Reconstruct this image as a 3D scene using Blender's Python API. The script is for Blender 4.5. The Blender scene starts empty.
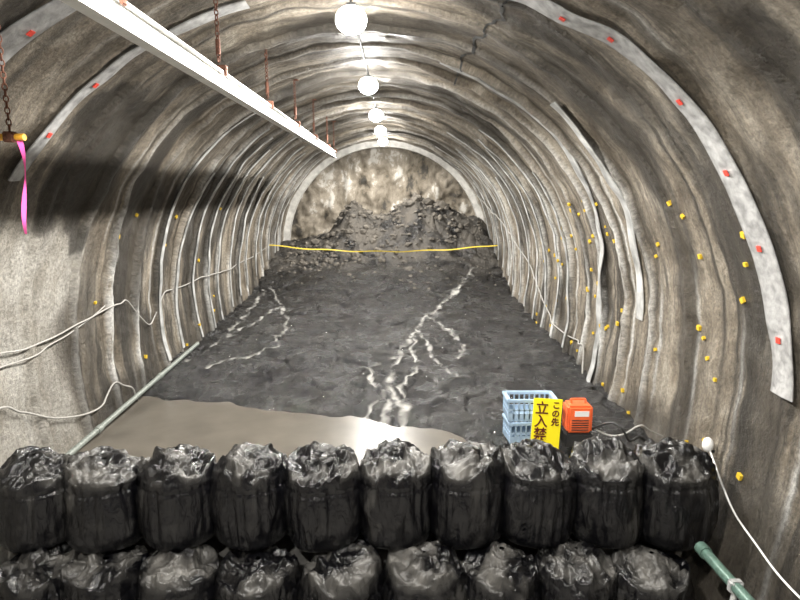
import bpy, math, random, bmesh
import numpy as np
from mathutils import Vector
rng=random.Random(7)
# ---------------------------------------------------------------- constants
CX=-0.55; R=4.8; ZC=3.0; CAMZ=5.3
Q=R*math.pi/2
Y0,Y1=-5.0,27.3
# ---------------------------------------------------------------- noise
def h3(x,y,z,s):
    x=x.astype(np.int64);y=y.astype(np.int64);z=z.astype(np.int64)
    n=(x*374761393+y*668265263+z*1274126177+s*974634777)&0xffffffff
    n=((n^(n>>13))*1274126177)&0xffffffff
    n=((n^(n>>16))*2246822519)&0xffffffff
    return ((n^(n>>15))&0xffffff)/float(0xffffff)
def vn(x,y,z=0.0,s=0):
    x=np.asarray(x,float);y=np.asarray(y,float)+0*x;z=np.asarray(z,float)+0*x
    xi=np.floor(x);yi=np.floor(y);zi=np.floor(z)
    fx=x-xi;fy=y-yi;fz=z-zi
    fx=fx*fx*(3-2*fx);fy=fy*fy*(3-2*fy);fz=fz*fz*(3-2*fz)
    r=0
    for a in (0,1):
        for b in (0,1):
            for c in (0,1):
                w=(fx if a else 1-fx)*(fy if b else 1-fy)*(fz if c else 1-fz)
                r=r+w*h3(xi+a,yi+b,zi+c,s)
    return r*2-1
def fbm(x,y,z=0.0,s=0,o=4):
    r=0;a=1;t=0
    for i in range(o):
        r=r+a*vn(np.asarray(x)*2**i,np.asarray(y)*2**i,np.asarray(z)*2**i,s+i*17);t+=a;a*=.5
    return r/t
def sstep(a,b,x):
    t=np.clip((np.asarray(x,float)-a)/(b-a),0,1);return t*t*(3-2*t)
# ---------------------------------------------------------------- profile
def prof(s):
    s=np.asarray(s,float);sg=np.sign(s);a=np.abs(s)
    ph=np.minimum(a,Q)/R
    t=np.maximum(a-Q,0)
    x=np.where(a<=Q,R*np.sin(ph),R-.055*t*t)*sg+CX
    z=np.where(a<=Q,ZC+R*np.cos(ph),ZC-t)
    nx=-np.sin(ph)*sg; nz=-np.cos(ph)
    return x,z,nx,nz
def ribmask(s,y):
    yy=y+.05*vn(s*.3,y*.4,0,5)+.02*vn(s*1.1,y*.7,0,6)
    f=np.mod(yy,1.1)/1.1
    return sstep(.38,.42,f)*(1-sstep(.50,.56,f)), f
def disp(s,y):
    s=np.asarray(s,float);y=np.asarray(y,float)
    m,f=ribmask(s,y)
    row=np.floor(y/1.1)
    strong=.3+.7*sstep(6,11,y)
    amp=.11*strong*np.clip(.8+.5*vn(s*.45,row*3.1,0,8),.25,1.2)
    d=amp*m+.04*strong*sstep(.7,.76,f)*(1-sstep(.85,.9,f))*np.clip(.3+vn(s*.4,row*4.7,0,9),0,1)
    d=d+.06*fbm(s*.6,y*.6,0,1,3)+.05*fbm(s*2.4,y*2.4,0,2,4)
    return d
def W(s,y,off=0.0):
    x,z,nx,nz=prof(s);d=float(disp(s,y))+off
    return (float(x+nx*d),float(y),float(z+nz*d))
def shore(x):
    return np.interp(x,[-6,-5,-3,-1.4,.6,1.6,5],[11.4,11.1,10.7,10.1,9.4,8.6,7.6])
def mudz(x,y):
    x=np.asarray(x,float);y=np.asarray(y,float)
    e=y-shore(x)-.35*fbm(x*1.2,y*1.2,0,31,3)
    z=1.3+np.where(e>0,.22*(1-np.exp(-np.maximum(e,0)/.6)),.25*np.maximum(e,-1))
    z=z+.02*np.clip(y-12,0,20)
    c=np.exp(-((x-.4)/3.2)**2)
    z=z+(1.0+.25*c)*sstep(17.5,26.5,y)**1.5
    top=np.interp(x,[-5.5,-4.2,-3.2,-2.6,-2.1,-1.6,-1.0,-.2,.9,1.8,3,3.8,4.5],[.3,.4,.8,1.7,2.4,2.1,1.5,1.8,2.6,2.2,1.7,1.6,.8])
    z=z+top*.85*sstep(23.4,27.4,y)**1.25
    z=z+np.where(e>0,1,.0)*(.12*fbm(x*1.1,y*1.1,0,33,4)+.06*fbm(x*4,y*4,0,34,4))*np.clip(e,0,1)
    z=z-.07*np.exp(-(fbm(x*.9,y*.6,0,37,3)/.03)**2)*np.clip(e,0,1)
    z=z+.2*sstep(22,26,y)*fbm(x*2.5,y*2.5,0,35,4)
    return z
# ---------------------------------------------------------------- helpers
def link(o): bpy.context.scene.collection.objects.link(o);return o
def mesh(name,verts,faces,mat=None,smooth=True,parent=None):
    me=bpy.data.meshes.new(name);me.from_pydata([tuple(v) for v in verts],[],[tuple(f) for f in faces]);me.update()
    if smooth: me.polygons.foreach_set('use_smooth',[True]*len(me.polygons))
    o=link(bpy.data.objects.new(name,me))
    if mat: me.materials.append(mat)
    if parent: o.parent=parent
    return o
def gridfaces(n,m,wrap=False):
    i=np.arange(n-1)[:,None]; j=np.arange(m if wrap else m-1)[None,:]
    j2=(j+1)%m
    a=i*m+j;b=i*m+j2;c=(i+1)*m+j2;d=(i+1)*m+j
    return np.stack([a,b,c,d],-1).reshape(-1,4)
def nmat(name):
    m=bpy.data.materials.new(name);m.use_nodes=True;nt=m.node_tree
    return m,nt,nt.nodes['Principled BSDF']
def simple(name,col,rough=.5,metal=0,bump=0,bscale=30,var=.25,emis=None,es=0):
    m,nt,b=nmat(name);N=nt.nodes;L=nt.links
    tc=N.new('ShaderNodeTexCoord');n=N.new('ShaderNodeTexNoise');n.inputs['Scale'].default_value=bscale;n.inputs['Detail'].default_value=6
    L.new(tc.outputs['Object'],n.inputs['Vector'])
    r=N.new('ShaderNodeValToRGB');r.color_ramp.elements[0].position=.3;r.color_ramp.elements[1].position=.7
    r.color_ramp.elements[0].color=(*[c*(1-var) for c in col],1);r.color_ramp.elements[1].color=(*[min(1,c*(1+var)) for c in col],1)
    L.new(n.outputs['Fac'],r.inputs['Fac']);L.new(r.outputs['Color'],b.inputs['Base Color'])
    b.inputs['Roughness'].default_value=rough;b.inputs['Metallic'].default_value=metal
    if bump:
        bm=N.new('ShaderNodeBump');bm.inputs['Strength'].default_value=bump;bm.inputs['Distance'].default_value=.02
        L.new(n.outputs['Fac'],bm.inputs['Height']);L.new(bm.outputs['Normal'],b.inputs['Normal'])
    if emis:
        b.inputs['Emission Color'].default_value=(*emis,1);b.inputs['Emission Strength'].default_value=es
    return m
def tube(name,pts,r,mat,parent=None,cyc=False,smooth=True,res=6):
    cu=bpy.data.curves.new(name,'CURVE');cu.dimensions='3D';cu.bevel_depth=r;cu.bevel_resolution=3;cu.resolution_u=res;cu.use_fill_caps=True
    sp=cu.splines.new('NURBS' if smooth and len(pts)>3 else 'POLY');sp.points.add(len(pts)-1)
    for i,p in enumerate(pts): sp.points[i].co=(*p,1)
    if sp.type=='NURBS': sp.use_endpoint_u=True;sp.order_u=3
    sp.use_cyclic_u=cyc
    o=link(bpy.data.objects.new(name,cu));cu.materials.append(mat)
    if parent:o.parent=parent
    return o
def boxm(name,c,s,mat,parent=None,bev=0.0,rot=(0,0,0)):
    bm=bmesh.new();bmesh.ops.create_cube(bm,size=1)
    for v in bm.verts: v.co=Vector((v.co.x*s[0],v.co.y*s[1],v.co.z*s[2]))
    if bev: bmesh.ops.bevel(bm,geom=bm.edges[:],offset=bev,segments=2,affect='EDGES')
    me=bpy.data.meshes.new(name);bm.to_mesh(me);bm.free();me.materials.append(mat)
    o=link(bpy.data.objects.new(name,me));o.location=c;o.rotation_euler=rot
    if parent:o.parent=parent
    return o
def empty(name,loc=(0,0,0),rot=(0,0,0)):
    o=link(bpy.data.objects.new(name,None));o.location=loc;o.rotation_euler=rot;o.empty_display_size=.2;return o
# ---------------------------------------------------------------- materials
def mat_lining():
    m,nt,b=nmat('shotcrete');N=nt.nodes;L=nt.links
    uv=N.new('ShaderNodeUVMap');uv.uv_map='UVMap'
    def noise(scale,sc,det=5,rough=.6,dist=0):
        mp=N.new('ShaderNodeMapping');mp.inputs['Scale'].default_value=(*sc,1);L.new(uv.outputs[0],mp.inputs[0])
        n=N.new('ShaderNodeTexNoise');n.inputs['Scale'].default_value=scale;n.inputs['Detail'].default_value=det;n.inputs['Roughness'].default_value=rough;n.inputs['Distortion'].default_value=dist
        L.new(mp.outputs[0],n.inputs['Vector']);return n.outputs['Fac']
    def ramp(f,st):
        r=N.new('ShaderNodeValToRGB');e=r.color_ramp.elements
        while len(e)<len(st): e.new(.5)
        for i,(p,c) in enumerate(st): e[i].position=p;e[i].color=(*c,1) if len(c)==3 else c
        L.new(f,r.inputs['Fac']);return r.outputs['Color']
    def mix(f,a,c,t='MIX'):
        x=N.new('ShaderNodeMix');x.data_type='RGBA';x.blend_type=t
        if isinstance(f,float): x.inputs[0].default_value=f
        else: L.new(f,x.inputs[0])
        L.new(a,x.inputs[6]);
        if isinstance(c,tuple): x.inputs[7].default_value=(*c,1)
        else: L.new(c,x.inputs[7])
        return x.outputs[2]
    base=ramp(noise(1.0,(.8,1.1),8,.7,.4),[(.34,(.12,.094,.065)),(.5,(.265,.225,.172)),(.66,(.44,.395,.325))])
    streak=ramp(noise(1.0,(.35,2.4),9,.75,.5),[(.38,(.40,.39,.37)),(.5,(.9,.9,.9)),(.62,(1.35,1.35,1.36))])
    c=mix(.7,base,streak,'MULTIPLY')
    # dark water stains running down the curve
    st=ramp(noise(1.0,(.16,1.7),9,.74,.5),[(.49,(0,0,0)),(.56,(1,1,1))])
    at4=N.new('ShaderNodeAttribute');at4.attribute_name='stainzone'
    m4=N.new('ShaderNodeMath');m4.operation='MULTIPLY';L.new(at4.outputs['Fac'],m4.inputs[0]);L.new(st,m4.inputs[1])
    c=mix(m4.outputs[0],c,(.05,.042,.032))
    at=N.new('ShaderNodeAttribute');at.attribute_name='pale'
    brk=ramp(noise(1.0,(1.2,7),6,.7),[(.34,(0,0,0)),(.5,(1,1,1))])
    mm=N.new('ShaderNodeMath');mm.operation='MULTIPLY';L.new(at.outputs['Fac'],mm.inputs[0]);L.new(brk,mm.inputs[1])
    c=mix(mm.outputs[0],c,(.72,.715,.69))
    at3=N.new('ShaderNodeAttribute');at3.attribute_name='smoothwall'
    sc=ramp(noise(1.0,(.9,1.6),7,.65),[(.35,(.31,.285,.24)),(.6,(.56,.54,.495))])
    c=mix(at3.outputs['Fac'],c,sc)
    at2=N.new('ShaderNodeAttribute');at2.attribute_name='wet_groove'
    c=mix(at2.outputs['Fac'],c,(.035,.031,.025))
    fine=ramp(noise(16,(1,1),9,.8),[(.34,(.30,.30,.30)),(.66,(1.4,1.4,1.4))])
    c=mix(.85,c,fine,'MULTIPLY')
    L.new(c,b.inputs['Base Color'])
    rw=N.new('ShaderNodeMapRange');rw.inputs['To Min'].default_value=.62;rw.inputs['To Max'].default_value=.32;L.new(at2.outputs['Fac'],rw.inputs[0]);L.new(rw.outputs[0],b.inputs['Roughness'])
    bm=N.new('ShaderNodeBump');bm.inputs['Strength'].default_value=1;bm.inputs['Distance'].default_value=.07
    L.new(noise(6,(1,1.1),9,.8),bm.inputs['Height'])
    bm2=N.new('ShaderNodeBump');bm2.inputs['Strength'].default_value=1;bm2.inputs['Distance'].default_value=.03
    L.new(noise(22,(1,1),4,.7),bm2.inputs['Height']);L.new(bm.outputs['Normal'],bm2.inputs['Normal'])
    L.new(bm2.outputs['Normal'],b.inputs['Normal'])
    return m
M_line=mat_lining()
def mat_face():
    m,nt,b=nmat('rock_face');N=nt.nodes;L=nt.links
    tc=N.new('ShaderNodeTexCoord')
    def noise(s,sc,d=6,r=.65,di=0):
        mp=N.new('ShaderNodeMapping');mp.inputs['Scale'].default_value=sc;L.new(tc.outputs['Object'],mp.inputs[0])
        n=N.new('ShaderNodeTexNoise');n.inputs['Scale'].default_value=s;n.inputs['Detail'].default_value=d;n.inputs['Roughness'].default_value=r;n.inputs['Distortion'].default_value=di
        L.new(mp.outputs[0],n.inputs['Vector']);return n.outputs['Fac']
    r=N.new('ShaderNodeValToRGB');e=r.color_ramp.elements
    for i in range(3): e.new(.5)
    for i,(p,c) in enumerate([(.36,(.05,.045,.038)),(.43,(.17,.145,.11)),(.56,(.31,.275,.225)),(.60,(.52,.495,.45)),(.70,(.62,.60,.56))]): e[i].position=p;e[i].color=(*c,1)
    L.new(noise(1.5,(.8,.8,.5),9,.68,.25),r.inputs['Fac']);L.new(r.outputs[0],b.inputs['Base Color'])
    b.inputs['Roughness'].default_value=.8
    bm=N.new('ShaderNodeBump');bm.inputs['Strength'].default_value=.8;bm.inputs['Distance'].default_value=.05
    L.new(noise(3.5,(1,1,1),9,.7),bm.inputs['Height']);L.new(bm.outputs['Normal'],b.inputs['Normal'])
    return m
M_face=mat_face()
M_floor=simple('concrete_floor',(.32,.31,.29),.8,0,.4,4)
M_steel=simple('galvanised_steel',(.55,.56,.56),.45,.5,.1,20,.2)
M_white=simple('white_painted_steel',(.74,.74,.72),.45,0,.1,6,.12)
M_rust=simple('rusty_steel',(.16,.07,.045),.7,.4,.3,40,.4)
M_cable=simple('grey_cable',(.34,.33,.31),.6,0,0,20,.2)
M_cabled=simple('dark_cable',(.03,.03,.03),.5)
M_strip=simple('drainage_mat',(.32,.32,.32),.45,0,.8,9,.38)
M_strip2=simple('silver_drainage_mat',(.50,.505,.50),.35,.25,.6,3,.5)
M_red=simple('red_tag',(.65,.06,.04),.5)
M_yel=simple('yellow_tag',(.62,.42,.03),.5)
M_yels=simple('yellow_sign_plastic',(.95,.80,.02),.4,0,0,5,.04)
M_yelt=simple('yellow_tape_plastic',(.70,.54,.06),.4,0,0,5,.1)
M_black=simple('sign_print',(.10,.01,.01),.5)
M_org=simple('orange_plastic',(.90,.16,.05),.4,0,.05,5,.1)
M_blue=simple('pale_blue_plastic',(.34,.46,.60),.4,0,.05,5,.15)
M_wplast=simple('white_plastic',(.85,.85,.84),.4,0,0,5,.05)
M_green=simple('green_grey_pipe_paint',(.10,.17,.14),.35,.2,.2,20,.3)
M_gpipe=simple('dull_pipe_paint',(.20,.22,.20),.5,.2,.2,20,.3)
M_orbar=simple('orange_yellow_paint',(.85,.42,.04),.5,0,.2,20,.25)
M_pink=simple('pink_ribbon',(.95,.12,.42),.5,0,0,5,.1)
M_lamp=simple('lamp_glass',(1,1,1),.3,0,0,5,0,(1,.985,.95),45)
M_rock=simple('broken_rock',(.12,.108,.092),.8,0,.8,5,.6)
def mat_mud():
    m,nt,b=nmat('wet_mud');N=nt.nodes;L=nt.links
    tc=N.new('ShaderNodeTexCoord')
    def noise(s,d=6,r=.6,di=0):
        n=N.new('ShaderNodeTexNoise');n.inputs['Scale'].default_value=s;n.inputs['Detail'].default_value=d;n.inputs['Roughness'].default_value=r;n.inputs['Distortion'].default_value=di
        L.new(tc.outputs['Object'],n.inputs['Vector']);return n.outputs['Fac']
    r=N.new('ShaderNodeValToRGB');e=r.color_ramp.elements;e[0].position=.42;e[0].color=(.004,.004,.005,1);e[1].position=.70;e[1].color=(.038,.037,.036,1)
    L.new(noise(1.6,9,.82,.4),r.inputs['Fac'])
    at=N.new('ShaderNodeAttribute');at.attribute_name='rill_sheen'
    x=N.new('ShaderNodeMix');x.data_type='RGBA';L.new(at.outputs['Fac'],x.inputs[0]);L.new(r.outputs[0],x.inputs[6]);x.inputs[7].default_value=(.56,.55,.52,1)  # water reflection along the rills is painted in as pale colour
    at2=N.new('ShaderNodeAttribute');at2.attribute_name='dry'
    x2=N.new('ShaderNodeMix');x2.data_type='RGBA';L.new(at2.outputs['Fac'],x2.inputs[0]);L.new(x.outputs[2],x2.inputs[6]);x2.inputs[7].default_value=(.10,.09,.077,1)
    L.new(x2.outputs[2],b.inputs['Base Color'])
    rr=N.new('ShaderNodeMapRange');rr.inputs['From Min'].default_value=.35;rr.inputs['From Max'].default_value=.65;rr.inputs['To Min'].default_value=.10;rr.inputs['To Max'].default_value=.36;L.new(noise(2.2),rr.inputs[0])
    ra=N.new('ShaderNodeMix');ra.data_type='FLOAT';L.new(at.outputs['Fac'],ra.inputs[0]);L.new(rr.outputs[0],ra.inputs[2]);ra.inputs[3].default_value=.12
    rb=N.new('ShaderNodeMix');rb.data_type='FLOAT';L.new(at2.outputs['Fac'],rb.inputs[0]);L.new(ra.outputs[0],rb.inputs[2]);rb.inputs[3].default_value=.8
    L.new(rb.outputs[0],b.inputs['Roughness'])
    b.inputs['Specular IOR Level'].default_value=.45
    bm=N.new('ShaderNodeBump');bm.inputs['Strength'].default_value=1;bm.inputs['Distance'].default_value=.06
    L.new(noise(6,10,.8,.3),bm.inputs['Height']);L.new(bm.outputs['Normal'],b.inputs['Normal'])
    return m
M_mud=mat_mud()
M_water=simple('muddy_water',(.105,.094,.078),.32,0,.25,1.8,.2)
M_water.node_tree.nodes['Principled BSDF'].inputs['Specular IOR Level'].default_value=.3
def mat_bag():
    m,nt,b=nmat('black_woven_plastic');N=nt.nodes;L=nt.links
    tc=N.new('ShaderNodeTexCoord')
    def noise(s,d=5,r=.6,di=0,sc=(1,1,1)):
        mp=N.new('ShaderNodeMapping');mp.inputs['Scale'].default_value=sc;L.new(tc.outputs['Object'],mp.inputs[0])
        n=N.new('ShaderNodeTexNoise');n.inputs['Scale'].default_value=s;n.inputs['Detail'].default_value=d;n.inputs['Roughness'].default_value=r;n.inputs['Distortion'].default_value=di
        L.new(mp.outputs[0],n.inputs['Vector']);return n.outputs['Fac']
    r=N.new('ShaderNodeValToRGB');e=r.color_ramp.elements;e[0].position=.54;e[0].color=(.003,.003,.004,1);e[1].position=.84;e[1].color=(.032,.031,.029,1)
    L.new(noise(4,8,.7,.5),r.inputs['Fac'])
    at=N.new('ShaderNodeAttribute');at.attribute_name='dust'
    x=N.new('ShaderNodeMix');x.data_type='RGBA';L.new(at.outputs['Fac'],x.inputs[0]);L.new(r.outputs[0],x.inputs[6]);x.inputs[7].default_value=(.15,.145,.135,1)
    L.new(x.outputs[2],b.inputs['Base Color'])
    rr=N.new('ShaderNodeMix');rr.data_type='FLOAT';L.new(at.outputs['Fac'],rr.inputs[0]);rr.inputs[2].default_value=.21;rr.inputs[3].default_value=.42
    L.new(rr.outputs[0],b.inputs['Roughness'])
    b.inputs['Specular IOR Level'].default_value=.5
    bm=N.new('ShaderNodeBump');bm.inputs['Strength'].default_value=.9;bm.inputs['Distance'].default_value=.03
    L.new(noise(7,5,.6,1.8,(1,1,.4)),bm.inputs['Height'])
    L.new(bm.outputs['Normal'],b.inputs['Normal'])
    return m
M_bag=mat_bag()
# ---------------------------------------------------------------- vault
SM=Q+3.1
ns=340; ys=np.concatenate([np.arange(Y0,4,.1),np.arange(4,Y1+.001,.036)]); ny=len(ys)
S,Yg=np.meshgrid(np.linspace(-SM,SM,ns),ys,indexing='ij')
x,z,nx,nz=prof(S);d=disp(S,Yg)
P=np.stack([x+nx*d,Yg,z+nz*d],-1).reshape(-1,3)
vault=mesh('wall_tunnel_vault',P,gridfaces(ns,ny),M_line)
me=vault.data
uvl=me.uv_layers.new(name='UVMap')
li=np.empty(len(me.loops),int);me.loops.foreach_get('vertex_index',li)
UVs=np.stack([S.ravel(),Yg.ravel()],-1)[li];uvl.data.foreach_set('uv',UVs.astype(np.float32).ravel())
mk,f=ribmask(S,Yg)
row=np.floor(Yg/1.1)
pale=mk*sstep(7.5,10.5,Yg)*np.clip(.8+.8*vn(S*.5,row*7.3,0,12),0,1)
pale=pale+1.0*np.exp(-((f-.22)/.04)**2)*np.clip(vn(S*.4,row*5.1,0,14)*1.8+.0,0,1)
low=sstep(2,7,np.abs(S))
pale=np.clip(pale,0,1)*(.4+.6*low)
sw=sstep(-4.9,-6.2,S)*sstep(9.7,8.9,Yg+.5*vn(S*.8,Yg,0,3))
smoothw=sw*.85
wet_groove=np.clip((fbm(S*.35,Yg*1.1,0,21,4)-.12)*5,0,1)*.75
wet_groove=np.maximum(wet_groove,np.clip((vn(S*.18,row*3.7,0,25)+.2)*2,0,1)*np.exp(-((f-.62)/.05)**2)*.95)  # same mask also draws dark lines along both sides of each rib
wet_groove=np.maximum(wet_groove,np.clip((vn(S*.2,row*2.7,0,27)+.1)*2,0,1)*np.exp(-((f-.33)/.03)**2)*.9)
wet_groove=np.maximum(wet_groove,np.clip((np.abs(S)-Q-1.0+.6*vn(Yg*1.5,S,0,4))*1.6,0,1)*.75)*(1-.8*sw)
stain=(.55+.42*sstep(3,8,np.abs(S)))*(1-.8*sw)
stain=np.maximum(stain,.9*np.exp(-((Yg-9.6)/.5)**2)*sstep(-5,-6.5,S))
wet_groove=np.maximum(wet_groove,.8*np.exp(-((Yg-9.9-.3*vn(S*1.5,S*0,0,71))/.32)**2)*sstep(-5.5,-7,S))
wet_groove=np.maximum(wet_groove,.8*np.exp(-((Yg-12.0-.3*vn(S*1.5,S*0,0,75))/.25)**2)*sstep(-5.0,-6.5,S))
# seepage patch high on the left haunch
pt=fbm(S*1.1,Yg*1.4,0,76,4)
wet_groove=np.maximum(wet_groove,.85*sstep(.0,.22,pt+.45-((S+4.5)/1.3)**2*.5-((Yg-8.6)/1.1)**2*.5))
for nme,arr in (('pale',pale),('wet_groove',wet_groove),('smoothwall',smoothw),('stainzone',stain)):
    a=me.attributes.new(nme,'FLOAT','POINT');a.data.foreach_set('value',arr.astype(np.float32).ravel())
ss=np.linspace(-SM,SM,120);rg=[]
for k,(yy,o) in enumerate([(26.9,.0),(26.9,.36),(27.3,.36),(27.3,.0)]):
    X,Z,NX,NZ=prof(ss);rg.append(np.stack([X+NX*o,np.full_like(X,yy),Z+NZ*o],-1))
mesh('trim_1',np.concatenate(rg),gridfaces(4,120),simple('concrete_ring',(.60,.59,.56),.8,0,.5,4),False)
gx,gz=np.meshgrid(np.linspace(-5.8,4.7,140),np.linspace(-.2,8.1,110),indexing='ij')
fy=28.1+.3*fbm(gx*.7,gz*.7,0,41,4)-.5*np.abs(fbm(gx*1.3,gz*1.3,0,43,4))
mesh('wall_back',np.stack([gx,fy,gz],-1).reshape(-1,3),gridfaces(140,110),M_face)
mesh('floor',[(-5.6,-5,0),(4.5,-5,0),(4.5,28,0),(-5.6,28,0)],[(0,1,2,3)],M_floor)
# ---------------------------------------------------------------- mud
MY0=7.34
mx,my=np.meshgrid(np.linspace(-5.3,4.2,360),np.linspace(MY0,27.5,720),indexing='ij')
mz=mudz(mx,my)
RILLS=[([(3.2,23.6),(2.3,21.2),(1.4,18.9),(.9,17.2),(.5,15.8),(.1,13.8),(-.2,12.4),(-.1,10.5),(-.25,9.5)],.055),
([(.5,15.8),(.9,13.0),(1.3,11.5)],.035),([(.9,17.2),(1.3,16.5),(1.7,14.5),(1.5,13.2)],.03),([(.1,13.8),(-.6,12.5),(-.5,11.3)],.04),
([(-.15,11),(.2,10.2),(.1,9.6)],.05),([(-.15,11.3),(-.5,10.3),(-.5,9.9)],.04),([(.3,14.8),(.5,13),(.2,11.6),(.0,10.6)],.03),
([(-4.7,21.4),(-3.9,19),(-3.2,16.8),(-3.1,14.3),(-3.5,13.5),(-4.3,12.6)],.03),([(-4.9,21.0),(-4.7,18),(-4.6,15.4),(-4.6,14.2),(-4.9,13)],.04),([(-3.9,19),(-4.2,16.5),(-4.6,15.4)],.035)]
rill_sheen=np.zeros_like(mx)  # channel depth, and mask for the painted water reflection
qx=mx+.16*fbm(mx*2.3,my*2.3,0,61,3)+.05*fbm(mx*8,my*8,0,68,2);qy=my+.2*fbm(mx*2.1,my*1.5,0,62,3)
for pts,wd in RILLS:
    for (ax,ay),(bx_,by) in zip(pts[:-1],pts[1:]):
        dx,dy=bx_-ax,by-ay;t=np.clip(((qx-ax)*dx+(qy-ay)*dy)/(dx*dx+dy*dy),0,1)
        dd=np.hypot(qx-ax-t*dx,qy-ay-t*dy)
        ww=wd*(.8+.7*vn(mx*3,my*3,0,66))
        rill_sheen=np.maximum(rill_sheen,sstep(2.2,.2,dd/ww)*np.clip(.65+1.0*fbm(mx*5,my*5,0,64,2),0,1))
mz=mz-.03*rill_sheen
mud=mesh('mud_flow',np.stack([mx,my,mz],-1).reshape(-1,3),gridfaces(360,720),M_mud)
mesh('muddy_water_pool',[(-5.25,MY0,1.3),(4.1,MY0,1.3),(4.1,12.5,1.3),(-5.25,12.5,1.3)],[(0,1,2,3)],M_water)
dry=sstep(21.8,25.0,my)*np.clip(.45+1.1*fbm(mx*2,my*2,0,52,4),0,1)
for nme,arr in (('rill_sheen',rill_sheen*.8),('dry',dry)):
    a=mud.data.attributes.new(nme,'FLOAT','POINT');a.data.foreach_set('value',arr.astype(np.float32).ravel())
def rubble(name,areas,seed):
    r=random.Random(seed);V=[];F=[]
    bm0=bmesh.new();bmesh.ops.create_icosphere(bm0,subdivisions=1,radius=1);v0=[v.co.copy() for v in bm0.verts];f0=[[v.index for v in f.verts] for f in bm0.faces];bm0.free()
    for (n,cx,cy,sx,sy,smin,smax) in areas:
      for _ in range(n):
        x=min(3.7,max(-4.7,r.gauss(cx,sx)));y=min(27.3,r.gauss(cy,sy))
        s=smin+(smax-smin)*r.random()**3;z=float(mudz(x,y))+s*.1
        k=len(V);a=[r.uniform(.6,1.2) for _ in range(3)];an=r.uniform(0,6);c,s_=math.cos(an),math.sin(an)
        for v in v0:
            j=r.uniform(.75,1.15);p=(v.x*a[0]*s*j,v.y*a[1]*s*j,v.z*a[2]*s*j*.7)
            V.append((x+p[0]*c-p[1]*s_,y+p[0]*s_+p[1]*c,z+p[2]))
        F+=[[k+i for i in f] for f in f0]
    return mesh(name,V,F,M_rock,False)
rubble('rubble',[(300,-1.5,25.6,1.6,1.0,.04,.22),(200,-3.2,24.6,1.0,1.0,.03,.16),(200,2.2,26,1.2,.9,.03,.18),(60,.3,27,1.5,.3,.1,.35),(160,0,22.5,2.5,1.2,.02,.1)],4)
# ---------------------------------------------------------------- sandbags
def bag(cx,cy,z0,H,r,seed,rot):
    nt_,nv=130,92
    th=np.linspace(0,2*np.pi,nt_,endpoint=False)
    v=np.linspace(0,1,nv)
    pr=[];pz=[]
    bul=rng.uniform(.03,.08);sh=rng.uniform(.12,.2)
    for t in v:
        if t<.08: pr.append(t/.08*.84);pz.append(0)
        elif t<.15:
            a=(t-.08)/.07*math.pi/2;pr.append(.84+.12*math.sin(a));pz.append(.09*(1-math.cos(a)))
        elif t<.55:
            k=(t-.15)/.40;pr.append(.96+bul*math.sin(k*math.pi)-.03*k);pz.append(.09+k*.69)
        elif t<.68:
            a=(t-.55)/.13*math.pi/2;pr.append(.93-sh*(1-math.cos(a)));pz.append(.78+.10*math.sin(a))
        else:
            k=(t-.68)/.32;pr.append((.93-sh)*(1-k));pz.append(.88+.10*math.sin(k*math.pi/2))
    pr=np.array(pr)[:,None];pz=np.array(pz)[:,None];T=th[None,:]
    sq=1/(np.abs(np.cos(T))**4+np.abs(np.sin(T))**4)**.25
    sq=1+(sq-1)*.3
    rr=pr*r*sq
    X=rr*np.cos(T);Y=rr*np.sin(T);Z=pz*H+0*T
    top=sstep(.50,.68,v)[:,None]+0*T
    side=(sstep(.1,.2,v)*(1-sstep(.5,.6,v)))[:,None]+0*T
    lump=fbm(X*2+seed*3.1,Y*2,Z*2,seed,3)
    w=.3*vn(X*2.5,Y*2.5,Z*2.5+seed,seed+5)
    val=np.abs(fbm((X+w)*3.2+seed,(Y+w)*3.2,Z*2.5,seed+9,4))*2.2
    rid=1-np.abs(fbm(X*4+seed,Y*4+w*3,Z*3,seed+19,4))*2.4
    ver=1-np.abs(fbm(np.cos(T)*5+seed,np.sin(T)*5,Z*1.0,seed+29,3))*2.2
    dr=side*(.055*lump+.035*ver)+top*(.035*rid)
    X=X+dr*np.cos(T);Y=Y+dr*np.sin(T)
    lean=rng.uniform(-.14,.14)
    Z=Z+top*(.14*lump+.065*rid+.12*val-.08+lean*X)
    band=np.exp(-((v-.50)/.012)**2)[:,None]
    X=X-.02*band*np.cos(T);Y=Y-.02*band*np.sin(T)
    c,s_=math.cos(rot),math.sin(rot)
    V=np.stack([X*c-Y*s_,X*s_+Y*c,Z],-1).reshape(-1,3)
    o=mesh('sandbag',V,gridfaces(nv,nt_,True),M_bag)
    dust=np.clip(top*(.15+1.3*fbm(X*4,Y*4,Z*4,seed+3,3)),0,1)+side*np.clip(fbm(X*3,Y*3,Z*1.5,seed+4,3)-.25,0,.25)
    a=o.data.attributes.new('dust','FLOAT','POINT');a.data.foreach_set('value',dust.astype(np.float32).ravel())
    o.location=(cx,cy,z0)
    return o
sd=1
for i,xx in enumerate([-4.50,-3.62,-2.74,-1.83,-.93,-.02,.87,1.76,2.64,3.45]):
    bag(xx,6.78+rng.uniform(-.05,.05),1.06,1.07+rng.uniform(-.03,.05)+i*.010,.47,sd,rng.uniform(0,6));sd+=1
for xx in [-4.35,-3.5,-2.62,-1.66,-.66,.32,1.25,2.14,3.05]:
    bag(xx,6.3+rng.uniform(-.04,.04),0.0,1.08+rng.uniform(-.03,.03),.475,sd,rng.uniform(0,6));sd+=1
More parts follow.
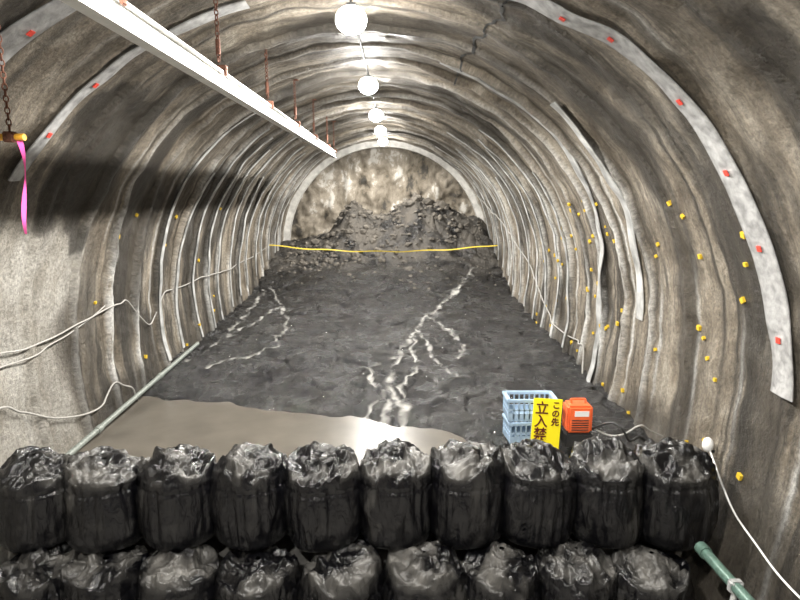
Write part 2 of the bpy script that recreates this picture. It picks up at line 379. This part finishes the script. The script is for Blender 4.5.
# ---------------------------------------------------------------- lamps
tube('lamp_power_cable',[W(-.05,yy,.03) for yy in np.arange(-2,26.5,.5)],.015,M_cabled)
for i,dy in enumerate([7.9,12.4,16.9,20.9,25.0,3.3,-1.2]):
    e=empty('tunnel_lamp',(-.58,dy,7.49))
    n1,n2=24,16
    vs=[]
    for a in np.linspace(0,math.pi,n2):
        for b_ in np.linspace(0,2*math.pi,n1,endpoint=False):
            rr=.20*math.sin(a)
            vs.append((rr*math.cos(b_),rr*math.sin(b_),-.17*math.cos(a)))
    mesh('bulb',vs,gridfaces(n2,n1,True),M_lamp,True,e)
    tube('socket',[(0,0,.13),(0,0,.20)],.06,M_cabled,e)
    tube('hook',[(0,0,.20),(0,0,.28)],.012,M_cabled,e)
    E=[1550,1450,1350,1200,850,1500,1100][i]
    ld=bpy.data.lights.new('light','SPOT');ld.energy=E;ld.spot_size=math.radians(172);ld.spot_blend=.35;ld.shadow_soft_size=.06;ld.color=(1,.965,.90)
    lo=link(bpy.data.objects.new('light',ld));lo.parent=e;lo.location=(0,0,-.30)
    ld=bpy.data.lights.new('light_up','POINT');ld.energy=E*.15;ld.shadow_soft_size=.06;ld.color=(1,.965,.90)
    lo=link(bpy.data.objects.new('light_up',ld));lo.parent=e;lo.location=(0,0,-.30)
# ---------------------------------------------------------------- strips on the lining
def strip(name,pts,w,mat,off=.03,tags=None,fray=0.0,seed=0):
    pts=np.array(pts,float);t=np.concatenate([[0],np.cumsum(np.hypot(*np.diff(pts,axis=0).T))])
    n=int(t[-1]/.07)+2;tt=np.linspace(0,t[-1],n)
    s=np.interp(tt,t,pts[:,0]);y=np.interp(tt,t,pts[:,1])
    k=np.ones(9)/9;ysm=np.convolve(np.pad(y,4,mode='edge'),k,'valid')+fray*.25*vn(s*.9,s*0+seed,0,91)
    m=7;V=[]
    wv=w*(1+fray*vn(s*1.3,s*0+seed*3.3,0,92))
    for layer in (0,.02):
        for j in range(m):
            q=(j/(m-1)-.5)*wv
            yy=ysm+q
            dd=np.max([disp(s,ysm+qq*wv) for qq in np.linspace(-.5,.5,5)],axis=0)
            dd=np.convolve(np.pad(dd,3,mode='edge'),np.ones(7)/7,'valid')
            X,Z,NX,NZ=prof(s);o=dd+off+layer-.012*abs(j/(m-1)-.5)+.02*vn(s*2,yy*4,0,77)
            V.append(np.stack([X+NX*o,yy,Z+NZ*o],-1))
    V=np.stack(V[:m]+V[m:][::-1],1)
    o=mesh(name,V.reshape(-1,3),gridfaces(n,2*m,True),mat)
    if tags:
        for ts in tags:
            i=int(np.argmin(np.abs(s-ts)));a=V[i,m+m//2]
            X,Z,NX,NZ=prof(ts)
            boxm('red_tag',(a[0]+float(NX)*.012,a[1],a[2]+float(NZ)*.012),(.065,.065,.012),M_red,o,0,(0,float(math.atan2(-NX,-NZ)),0))
    return o
strip('drainage_strip',[(.8,7.1),(2.04,6.61),(2.7,6.37),(3.37,6.13),(4.69,6.16),(6.1,6.14),(7.4,6.02)],.36,M_strip,.03,[2.45,2.95,3.9,4.85,5.75,6.75],.12,1)
strip('drainage_strip',[(-1.0,6.1),(-2.56,5.83),(-3.45,5.72),(-4.4,5.6)],.36,M_strip,.03,[-3.1,-4.0],.1,2)
strip('drainage_strip',[(-1.3,7.6),(-2.6,7.4),(-3.6,7.2),(-4.9,7.1)],.22,M_strip,.03,[-2.4,-3.4,-4.2],.2,3)
strip('drainage_strip',[(1.33,10.63),(2.37,11.1),(3.4,10.7),(4.58,10.79),(5.85,11.23),(7.13,11.63),(8.44,11.8),(9.2,11.8)],.2,M_strip2,.02,None,.35,4)
strip('drainage_strip',[(3.22,9.22),(4.28,9.26),(5.39,9.61),(6.29,9.73),(7.36,9.8)],.24,M_strip2,.02,None,.3,5)
# steel arch ribs : straight, regular, following the rib crests
for k in range(11,24):
    yy=1.1*(k+.46)
    if yy>26.3: break
    tp_=8.9 if yy<17 else 8.9-(yy-17)*.16
    for sg in (-1,1):
        if sg>0 and yy<12.8: continue
        a=(3.4,2.2,4.4,2.8,3.0)[k%5]
        strip('steel_arch_rib',[(sg*a,yy),(sg*(a+tp_)/2,yy),(sg*tp_,yy)],.11,M_strip2,.02,None,.15,k+sg*3)
# yellow depth pins: one object
V=[];F=[]
r2=random.Random(11)
for k in range(95):
    sd_=1 if r2.random()<.86 else -1
    s=sd_*r2.uniform(5.2,9.4);y=r2.uniform(5.8,17) if sd_>0 else r2.uniform(9.5,17)
    p=Vector(W(s,y,.015));X,Z,NX,NZ=prof(s);n=Vector((float(NX),0,float(NZ)));u=n.cross(Vector((0,1,0)));h=r2.uniform(.022,.038)
    k0=len(V)
    an=r2.uniform(0,1.5);e1=(u*math.cos(an)+Vector((0,1,0))*math.sin(an))*h;e2=(-u*math.sin(an)+Vector((0,1,0))*math.cos(an))*h
    for q in (-.03,.02):
        for a,b_ in ((-1,-1),(1,-1),(1,1),(-1,1)): V.append(p+e1*a+e2*b_+n*q)
    F+=[(k0,k0+1,k0+2,k0+3),(k0+4,k0+5,k0+6,k0+7)]+[(k0+i,k0+(i+1)%4,k0+4+(i+1)%4,k0+4+i) for i in range(4)]
mesh('thickness_marker_pins',V,F,M_yel,False)
# ---------------------------------------------------------------- wall cables
def cable(name,sp,r,mat,off=.05,sag=0):
    P=[];sp=np.array(sp,float)
    for (a,b_) in zip(sp[:-1],sp[1:]):
        n=max(2,int(np.hypot(*(b_-a))/.35))
        for i in range(n):
            t=i/n;q=a+(b_-a)*t;p=W(q[0],q[1],off);P.append((p[0],p[1],p[2]-sag*4*t*(1-t)))
    P.append(W(sp[-1][0],sp[-1][1],off))
    return tube(name,P,r,mat)
cable('wall_cable',[(-7.2,5.5),(-7.3,7.5),(-7.4,8.4),(-7.3,9.3),(-7.2,10.5),(-7.2,11.1),(-8,12.1),(-7.4,13.1),(-7.4,15.5),(-7.5,19.5),(-7.2,25.2)],.014,M_cable,.06,.06)
cable('wall_cable',[(-7.4,5.5),(-7.5,7.5),(-7.5,8.6),(-7.2,10.3)],.012,M_cable,.06,.05)
cable('wall_cable',[(-7.8,5.8),(-8,7.4),(-8.3,7.9),(-8.7,8.7),(-8.9,9.7),(-8.6,10.3),(-8.9,10.8),(-9.3,11.0)],.016,M_cable,.08,.05)
cable('wall_cable',[(5.1,26.3),(6.3,21.9),(7.3,18.2),(8.2,16.1),(8.6,14.4),(8.5,12.8),(8.5,12.5),(9.4,12.0)],.018,M_cable,.07,.05)
cable('wall_cable',[(8.5,7.1),(9.0,6.4),(9.1,5.9),(9.2,5.2),(9.1,4.4)],.012,M_wplast,.07,.03)
# ceiling crack: thin jagged dark fissure lying on the surface
cp=np.array([(1.80,6.3),(1.86,6.9),(1.78,7.2),(1.92,7.6),(1.74,8.0),(1.84,8.5),(1.66,8.9),(1.80,9.5),(1.62,10.0),(1.76,10.7),(1.70,11.6)])
tt=np.linspace(0,len(cp)-1,220);cs=np.interp(tt,range(len(cp)),cp[:,0]);cy_=np.interp(tt,range(len(cp)),cp[:,1])
cs=cs+.03*vn(tt*3,tt*0,0,81);V=[]
for i in range(220):
    wd=.014+.016*abs(float(vn(np.array(tt[i]*2.),0,0,83)))
    V+=[W(cs[i]-wd,cy_[i],.014),W(cs[i]+wd,cy_[i],.014)]
mesh('ceiling_crack',V,gridfaces(220,2),M_cabled,False)
# ---------------------------------------------------------------- hoist rail
rail=empty('overhead_rail_beam',(-2.0,0,6.57))
ya,yb=-2.0,19.2
def ext(name,x0,x1,z0,z1,mat):
    boxm(name,((x0+x1)/2,(ya+yb)/2,(z0+z1)/2),(x1-x0,yb-ya,z1-z0),mat,rail)
ext('bottom_flange',-.06,.06,-.10,-.085,M_white)
ext('top_flange',-.06,.06,.085,.10,M_white)
ext('web',-.01,.01,-.09,.09,M_white)
def chain(name,p0,p1,parent,mat=M_rust,L=.07,r=.007,wd=.022):
    p0=Vector(p0);p1=Vector(p1);d=p1-p0;n=max(1,int(d.length/(L*.78)));V=[];F=[]
    d.normalize();u=d.orthogonal().normalized();w_=d.cross(u)
    for i in range(n):
        c=p0+(p1-p0)*((i+.5)/n);a=u if i%2 else w_;b_=w_ if i%2 else u
        K=12;M=5;k0=len(V)
        for k in range(K):
            t=2*math.pi*k/K
            cc=c+d*(math.cos(t)*L/2)+a*(math.sin(t)*wd);rd=(d*math.cos(t)+a*math.sin(t))
            for m_ in range(M):
                q=2*math.pi*m_/M;V.append(cc+rd*(r*math.cos(q))+b_*(r*math.sin(q)))
        for k in range(K):
            for m_ in range(M):
                F.append((k0+k*M+m_,k0+k*M+(m_+1)%M,k0+((k+1)%K)*M+(m_+1)%M,k0+((k+1)%K)*M+m_))
    return mesh(name,V,F,mat,True,parent)
for yy in [1.9,4.4,6.9,9.4,11.9,14.5,17.2,19.0]:
    s=-R*math.asin(1.45/R)
    tp=W(s,yy,0);zt=tp[2]-6.57
    chain('hanger_chain',(0,yy,.2),(0,yy,zt),rail)
    tube('turnbuckle',[(0,yy,.28),(0,yy,.44)],.028,M_rust,rail,smooth=False)
    boxm('clamp',(0,yy,.135),(.18,.07,.06),M_rust,rail,.01)
    boxm('clamp_jaw',(-.075,yy,.09),(.03,.07,.09),M_rust,rail,.008)
    boxm('clamp_jaw',(.075,yy,.09),(.03,.07,.09),M_rust,rail,.008)
    boxm('anchor_plate',(0,yy,zt+.0),(.16,.12,.02),M_rust,rail,.004)
# ---------------------------------------------------------------- left bracket pole + ribbon
pole=empty('bracket_pole',(-3.2,5.17,5.79))
tube('pole',[(-1.3,.05,0),(0,0,0)],.03,M_orbar,pole,smooth=False)
boxm('clamp',(-.12,0,0),(.09,.09,.09),M_rust,pole,.01)
chain('chain',(-.12,0,.05),(-.12,0,1.25),pole,M_rust,.06,.006,.018)
V=[];
for i in range(24):
    t=i/23;V+= [(-.06+.03*math.sin(t*5)-.012,-.0+.02*math.sin(t*7),-.03-t*.8),(-.06+.03*math.sin(t*5+.4)+.022,.015*math.cos(t*9),-.03-t*.8)]
mesh('ribbon',V,gridfaces(24,2),M_pink,True,pole)
# ---------------------------------------------------------------- caution tape
tp=empty('caution_tape',(0,24.0,0))
V=[];n=40;xa=W(-Q-.1,24.0)[0];xb=W(Q+.1,24.0)[0]
for i in range(n):
    t=i/(n-1);x_=xa+(xb-xa)*t;zz=3.27-.34*4*t*(1-t)*.8+.02*math.sin(t*30);a=.5*math.sin(t*9)
    V+=[(x_,-.03*math.sin(a),zz-.022),(x_,.03*math.sin(a),zz+.022)]
mesh('tape',V,gridfaces(n,2),M_yelt,True,tp)
# ---------------------------------------------------------------- pipes
pl=empty('steel_pipe',(0,0,0));tube('pipe',[(-5.04,8.0,1.36),(-5.02,14.2,1.62)],.05,M_gpipe,pl,smooth=False)
for yy in (9.2,11.8): tube('coupling',[(-5.037,yy,1.405+(yy-9.2)*.042),(-5.037,yy+.14,1.411+(yy-9.2)*.042)],.065,M_gpipe,pl,smooth=False)
gp=empty('handrail_pipe',(0,0,0));tube('pipe',[(3.5,2.0,1.36),(3.45,5.95,1.36)],.06,M_green,gp,smooth=False)
tube('post',[(3.3,5.3,0),(3.47,5.3,1.36)],.03,M_steel,gp,smooth=False);tube('post',[(3.3,2.6,0),(3.47,2.6,1.36)],.03,M_steel,gp,smooth=False)
boxm('coupler',(3.46,5.3,1.36),(.14,.09,.14),M_steel,gp,.02)
tube('pipe_collar',[(3.45,5.85,1.36),(3.45,5.97,1.36)],.075,M_green,gp,smooth=False)
# ---------------------------------------------------------------- crates, sign, generator
def crate(loc,sz,mat,rot=0):
    e=empty('plastic_crate',loc,(0,0,rot));w_,d_,h_=sz
    t=.02
    boxm('base',(0,0,t),(w_,d_,t*2),mat,e)
    for (cx,cy,sx,sy) in ((0,-d_/2,w_,t),(0,d_/2,w_,t),(-w_/2,0,t,d_),(w_/2,0,t,d_)):
        boxm('rim',(cx,cy,h_-.03),(sx+.04,sy+.03,.05),mat,e,.006)
        boxm('rail',(cx,cy,h_*.5),(sx,sy,.03),mat,e)
        boxm('rail',(cx,cy,.08),(sx,sy,.09),mat,e)
        L_=max(sx,sy);n=int(L_/.075)
        for i in range(n+1):
            o=(i/n-.5)*L_
            boxm('slat',(cx+(o if sx>sy else 0),cy+(o if sy>sx else 0),h_/2),(.022 if sx>sy else t,.022 if sy>sx else t,h_-.04),mat,e)
    return e
crate((2.12,8.75,1.46),(.74,.40,.36),M_blue,.08)
crate((2.10,8.75,1.83),(.74,.40,.36),M_blue,.0)
sg=empty('warning_sign',(2.25,8.32,1.46),(math.radians(-8),math.radians(5),math.radians(4)))
boxm('board',(0,0,.40),(.45,.02,.78),M_yels,sg,.004)
boxm('leg',(-.2,.02,-.0),(.03,.02,.12),M_wplast,sg);boxm('leg',(.2,.02,-.0),(.03,.02,.12),M_wplast,sg)
def text(body,loc,size,parent):
    cu=bpy.data.curves.new('text','FONT');cu.body=body;cu.size=size;cu.extrude=.002;cu.align_x='CENTER';cu.align_y='CENTER';cu.offset=.004
    o=link(bpy.data.objects.new('lettering',cu));cu.materials.append(M_black);o.parent=parent;o.location=loc;o.rotation_euler=(math.pi/2,0,0)
for i,ch in enumerate('立入禁止'): text(ch,(-.09,-.014,.63-i*.20),.21,sg)
for i,ch in enumerate('この先'): text(ch,(.13,-.014,.69-i*.13),.125,sg)
ob=empty('portable_generator',(2.82,8.6,1.44))
boxm('base_case',(0,0,.11),(.42,.34,.22),M_cabled,ob,.02)
boxm('body',(0,0,.45),(.39,.32,.44),M_org,ob,.035)
boxm('label',(.02,-.162,.55),(.22,.008,.085),M_wplast,ob)
for k in range(5): boxm('vent',(0,-.162,.29+k*.038),(.26,.01,.015),M_cabled,ob)
boxm('handle',(0,0,.735),(.24,.04,.03),M_org,ob,.01);boxm('handle_post',(-.11,0,.695),(.03,.04,.07),M_org,ob);boxm('handle_post',(.11,0,.695),(.03,.04,.07),M_org,ob)
e2=W(8.9,8.4,.05)
tube('power_cord',[(3.02,8.6,1.75),(3.2,8.5,1.62),(3.45,8.35,1.66),(3.7,8.3,1.9),(3.85,8.35,1.75),e2],.014,M_cable)
tube('power_cord',[(3.02,8.6,1.65),(3.2,8.3,1.95),(3.35,8.1,1.9),(3.5,8.2,1.6),(3.75,8.4,1.7),W(9.2,8.7,.05)],.018,M_cabled)
wl=empty('wall_work_lamp',W(8.45,7.1,.10))
V=[]
for a in np.linspace(0,math.pi,10):
    for b_ in np.linspace(0,2*math.pi,16,endpoint=False):
        V.append((.07*math.sin(a)*math.cos(b_),.07*math.sin(a)*math.sin(b_),.10*math.cos(a)))
mesh('shade',V,gridfaces(10,16,True),M_wplast,True,wl)
tube('bracket',[(0,0,-.08),(.12,0,-.10)],.02,M_cabled,wl,smooth=False)
# ---------------------------------------------------------------- camera
cd=bpy.data.cameras.new('camera');cam=link(bpy.data.objects.new('camera',cd))
cd.sensor_width=36;cd.lens=580/800*36
PT=math.atan(105/580)
cam.location=(0,0,CAMZ);cam.rotation_euler=(math.pi/2-PT,0,-math.radians(.3))
bpy.context.scene.camera=cam
bpy.context.scene.view_settings.view_transform='Standard'
w=bpy.data.worlds.new('world');bpy.context.scene.world=w;w.use_nodes=True
w.node_tree.nodes['Background'].inputs[0].default_value=(.85,.87,.9,1);w.node_tree.nodes['Background'].inputs[1].default_value=.12
